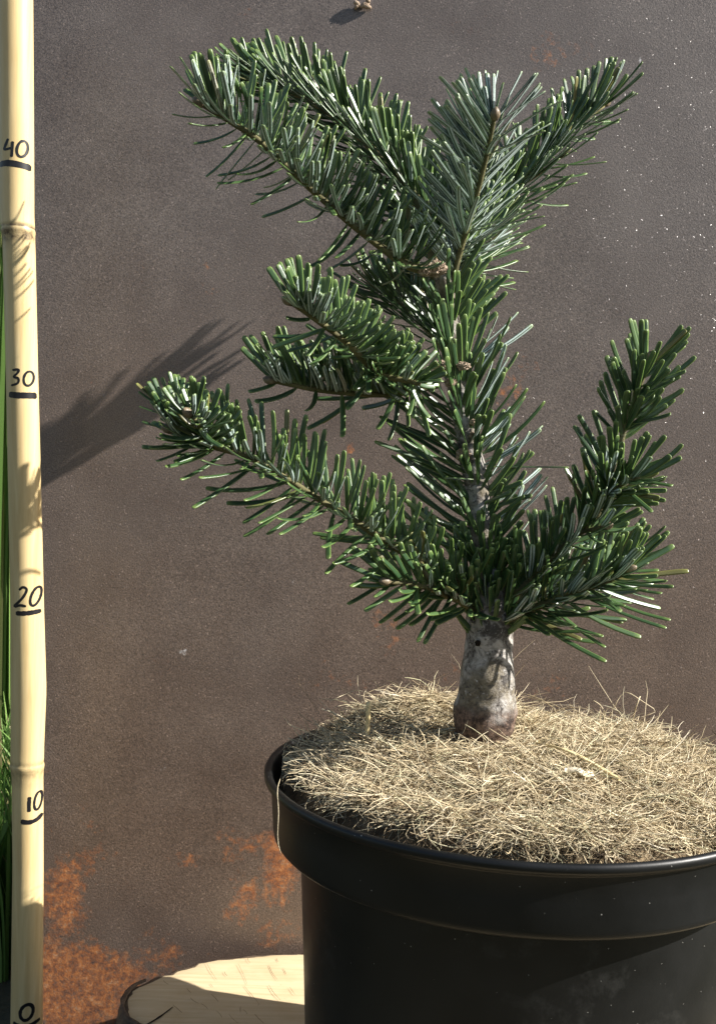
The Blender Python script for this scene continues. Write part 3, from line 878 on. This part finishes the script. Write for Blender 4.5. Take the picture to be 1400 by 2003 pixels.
# stem needles -----------------------------------------------------------
def stem_needles():
    r = np.random.default_rng(21); N = Needles()
    def one(y, ang, al, L, bend=None, nrm=None, wd=.20):
        px, Y, R = TP(y); c = at(px, y, Y); x2, Y2, _ = TP(y - 20); T = unit(at(x2, y - 20, Y2) - c)
        fwd_ = np.array([0, -1.0, 0]); U, Sd = frame(T, fwd_)          # U toward the camera, Sd sideways
        a = math.radians(ang); rd = U * math.cos(a) + Sd * math.sin(a)
        if Sd[0] < 0: rd = U * math.cos(a) - Sd * math.sin(a)
        A = math.radians(al); d = T * math.cos(A) + rd * math.sin(A)
        N.add(c + rd * R * .85, d, (np.array([.25, -1.0, .35]) + T * .3 if nrm is None else nrm) + r.normal(0, .15, 3), L, wd * r.uniform(.86, 1.1), (UPv * .18 if bend is None else bend) + r.normal(0, .12, 3))
    # ang: 0 toward camera, + right, - left
    for y in np.linspace(562, 690, 36): one(y + r.uniform(-4, 4), r.uniform(-75, 120) if y > 600 else r.uniform(10, 120), r.uniform(20, 58), r.uniform(1.1, 2.0))
    for y in np.linspace(560, 680, 20): one(y, r.uniform(60, 115), r.uniform(34, 66), r.uniform(1.5, 2.4), wd=.185)
    for y in np.linspace(700, 840, 30): one(y, r.uniform(-50, 80), r.uniform(14, 60), r.uniform(1.2, 2.5))
    for y in np.linspace(700, 900, 26): one(y, r.uniform(60, 125), r.uniform(40, 84), r.uniform(1.9, 3.1), bend=UPv * r.uniform(.4, 1.3), wd=.18, nrm=UPv + r.normal(0, .8, 3))
    for y in np.linspace(840, 1120, 46): one(y, r.uniform(-65, 70), r.uniform(18, 85), r.uniform(.9, 2.0))
    for y in np.linspace(880, 1080, 24): one(y, r.uniform(60, 120), r.uniform(38, 88), r.uniform(1.6, 2.9), bend=UPv * r.uniform(.3, 1.3), wd=.18, nrm=UPv + r.normal(0, .8, 3))
    for y in np.linspace(790, 1090, 44): one(y, r.uniform(-125, -60), r.uniform(40, 66), r.uniform(2.4, 3.8), bend=UPv * r.uniform(-.1, .5), wd=.185)
    for y in np.linspace(1080, 1240, 44): one(y, r.uniform(-75, 75), r.uniform(35, 62), r.uniform(1.0, 1.5), wd=.22)
    for y in np.linspace(1085, 1180, 12): one(y, r.uniform(-35, 45), r.uniform(20, 40), r.uniform(.9, 1.3), wd=.22)
    # the single dark needle pushed out flat to the right
    N.add(at(962, 913, 37.4), at(1104, 914, 37.0) - at(962, 913, 37.4), UPv, 2.75, .19, np.zeros(3), tone=.0)
    N.add(at(925, 938, 36.9), at(870, 934, 36.6) - at(925, 938, 36.9), UPv, 1.1, .22, np.zeros(3), tone=.9)
    N.build(trunk)
stem_needles()

# ---- branches ----------------------------------------------------------
TOC = np.array([0, -1.0, 0])
# front upper left
branch([(846, 532, 37.2), (800, 520, 36.6), (750, 487, 36.2), (690, 440, 35.7), (620, 380, 35.2), (560, 325, 34.8), (500, 270, 34.5), (445, 235, 34.3), (396, 204, 34.1)],
       [.20, .17, .15, .14, .13, .12, .11, .10], UPv * 1.0 + TOC * .40 + np.array([.15, 0, 0]), dens=25, L=2.2, Ltop=1.95, fan=205, a0=80, a1=46, low=.10, lowL=2.3, t0=.07,
       label='long front branch reaching to the upper left')
# rear upper left: leader
branch([(858, 540, 38.2), (848, 480, 38.6), (836, 425, 38.9), (790, 362, 39.4), (735, 300, 40.0), (672, 242, 40.6), (610, 200, 41.2), (550, 172, 41.8), (490, 152, 42.3)],
       [.36, .33, .26, .19, .16, .14, .13, .12, .10], UPv * .9 + TOC * .75 + np.array([.1, 0, 0]), dens=30, L=2.5, Ltop=2.0, fan=230, a0=48, a1=34, low=.08, t0=.10,
       label='dense rear branch arching to the upper left', wd=.22)
# front upward: seen from its underside
branch([(882, 580, 37.3), (890, 530, 37.2), (906, 470, 36.8), (928, 395, 36.0), (950, 310, 35.2), (960, 262, 34.7), (966, 232, 34.4)],
       [.15, .12, .11, .10, .09, .08], np.array([-.45, 1.0, .35]), dens=26, L=2.6, Ltop=2.2, fan=200, a0=46, a1=40, low=.05, t0=.10, upbend=-.05, tb=.2, ends=.85, face=0.0, wd=.22,
       label='upright front branch showing pale needle undersides')
# rear upper right
branch([(888, 560, 38.0), (905, 500, 41.0), (955, 430, 44.2), (1015, 358, 45.6), (1072, 300, 46.3), (1128, 248, 46.8), (1182, 205, 47.2)],
       [.17, .15, .14, .12, .11, .10], UPv + TOC * .35 + np.array([-.25, 0, 0]), dens=18, L=2.7, Ltop=2.3, fan=210, a0=50, a1=40, low=.14, wd=.26, t0=.05, lowL=3.2, ends=1.1,
       label='rear branch leaning to the upper right')
# middle left front
branch([(850, 735, 36.9), (785, 742, 36.0), (728, 720, 34.6), (690, 682, 33.7), (655, 652, 33.0), (614, 622, 32.4), (570, 592, 31.9)],
       [.17, .15, .13, .12, .11, .10], UPv + TOC * .6 + np.array([.22, 0, 0]), dens=24, L=1.8, Ltop=1.55, fan=170, a0=72, a1=44, low=.10, t0=.08,
       label='bright middle branch coming forward to the left')
# side shoot of the middle one, bright comb close to the trunk
branch([(722, 722, 34.6), (760, 738, 34.2), (800, 745, 34.0), (822, 752, 33.9)], [.11, .10, .08], UPv + TOC * .5, dens=20, L=1.5, Ltop=1.25, fan=170, a0=70, a1=50, low=.15, t0=0, bud=False, name='side_shoot')
# middle left low
branch([(858, 752, 37.3), (790, 768, 37.0), (728, 772, 36.6), (650, 766, 36.0), (590, 757, 35.5), (535, 745, 35.1)],
       [.15, .13, .12, .11, .09], UPv + TOC * .35 + np.array([-.1, 0, 0]), dens=20, L=2.2, Ltop=1.9, fan=150, a0=64, a1=40, low=.13, lowL=2.1, t0=.06,
       label='shaded low middle branch pointing left')
# middle left rear
branch([(872, 690, 38.2), (840, 650, 39.2), (800, 610, 40.2), (760, 580, 41.0), (728, 560, 41.6)],
       [.15, .13, .12, .10], UPv + TOC * .5, dens=22, L=2.1, Ltop=1.8, fan=200, a0=52, a1=32, low=.12, t0=.05, label='short rear branch in the middle left')
# lower left long branch
oL, PL = branch([(945, 1168, 37.3), (890, 1135, 36.8), (835, 1108, 36.3), (757, 1061, 35.6), (689, 1016, 35.0), (621, 975, 34.5), (543, 925, 34.0), (481, 893, 33.6), (429, 878, 33.2), (378, 862, 32.8), (336, 842, 32.4)],
       [.20, .17, .15, .14, .13, .12, .11, .10, .09], UPv + TOC * .75, dens=18, L=2.3, Ltop=1.8, fan=180, a0=62, a1=36, low=.24, lowL=2.7, t0=.05, ends=.9, wd=.20,
       label='long lower branch sweeping to the left')
branch([(425, 876, 33.2), (400, 850, 32.2), (388, 828, 31.6), (372, 812, 31.2)], [.09, .08, .07], UPv + np.array([.2, 0, 0]), dens=24, L=1.5, Ltop=1.3, fan=220, a0=50, a1=30, low=.2, t0=.05, name='side_shoot', bud=True)
branch([(400, 868, 33.3), (375, 845, 34.0), (352, 815, 34.6), (335, 795, 35.0)], [.09, .08, .07], UPv, dens=24, L=1.6, Ltop=1.4, fan=200, a0=46, a1=26, low=.1, t0=.05, name='side_shoot')
# lower left short branch
branch([(948, 1205, 37.2), (900, 1178, 36.4), (850, 1155, 35.7), (800, 1142, 35.1), (760, 1138, 34.7)],
       [.16, .13, .11, .10], UPv * .6 + TOC * .6 + np.array([-.2, 0, 0]), dens=15, L=2.2, Ltop=1.6, fan=210, a0=44, a1=24, low=.15, t0=.10,
       label='short lower branch pointing left')
# lower right rising branch
branch([(962, 1200, 37.4), (1010, 1160, 37.0), (1065, 1105, 36.6), (1120, 1055, 36.2), (1165, 1010, 35.9), (1185, 960, 35.7), (1200, 905, 35.6), (1215, 868, 35.5)],
       [.21, .18, .16, .15, .14, .12, .11], UPv + TOC * .5 + np.array([-.45, 0, 0]), dens=16, L=2.2, Ltop=1.8, fan=170, a0=44, a1=28, low=.12, t0=.08, t1=.90, bud=False,
       label='lower right branch rising steeply')
branch([(1212, 872, 35.5), (1220, 840, 35.4), (1236, 792, 35.2), (1254, 745, 35.0), (1268, 706, 34.9)],
       [.12, .10, .09], np.array([-.1, -.5, .4]), dens=20, L=1.95, Ltop=1.6, fan=300, a0=40, a1=24, low=.05, t0=.07, label='upright tip shoot of the lower right branch', name='branch')
branch([(1170, 1000, 35.9), (1195, 965, 35.4), (1225, 942, 34.9), (1250, 935, 34.6)], [.11, .09, .07], UPv * .4 + TOC * .5 + np.array([.3, 0, 0]), dens=22, L=1.9, Ltop=1.6, fan=220, a0=42, a1=18, low=.1, t0=.1, bud=False, name='side_shoot')
branch([(1140, 1040, 36.0), (1160, 1035, 35.6), (1180, 1030, 35.3)], [.09, .07], UPv, dens=14, L=1.6, fan=240, a0=45, a1=30, low=.2, name='side_shoot')
# lower right spreading branch
branch([(965, 1225, 37.2), (1020, 1200, 36.8), (1080, 1175, 36.2), (1140, 1155, 35.7), (1190, 1135, 35.3), (1226, 1117, 34.9)],
       [.20, .16, .14, .12, .10], UPv * .9 + TOC * .5, dens=22, L=2.3, Ltop=1.8, fan=210, a0=48, a1=26, low=.26, lowL=3.0, t0=.07, upbend=.15,
       label='lower right branch spreading forward with dense dark needles')
branch([(1010, 1195, 37.4), (1080, 1150, 37.8), (1150, 1120, 38.2), (1215, 1085, 38.5)],
       [.13, .11, .09], UPv, dens=20, L=2.2, Ltop=1.8, fan=190, a0=44, a1=26, low=.2, lowL=2.4, t0=.05, label='rear lower right branch half hidden behind the front one')
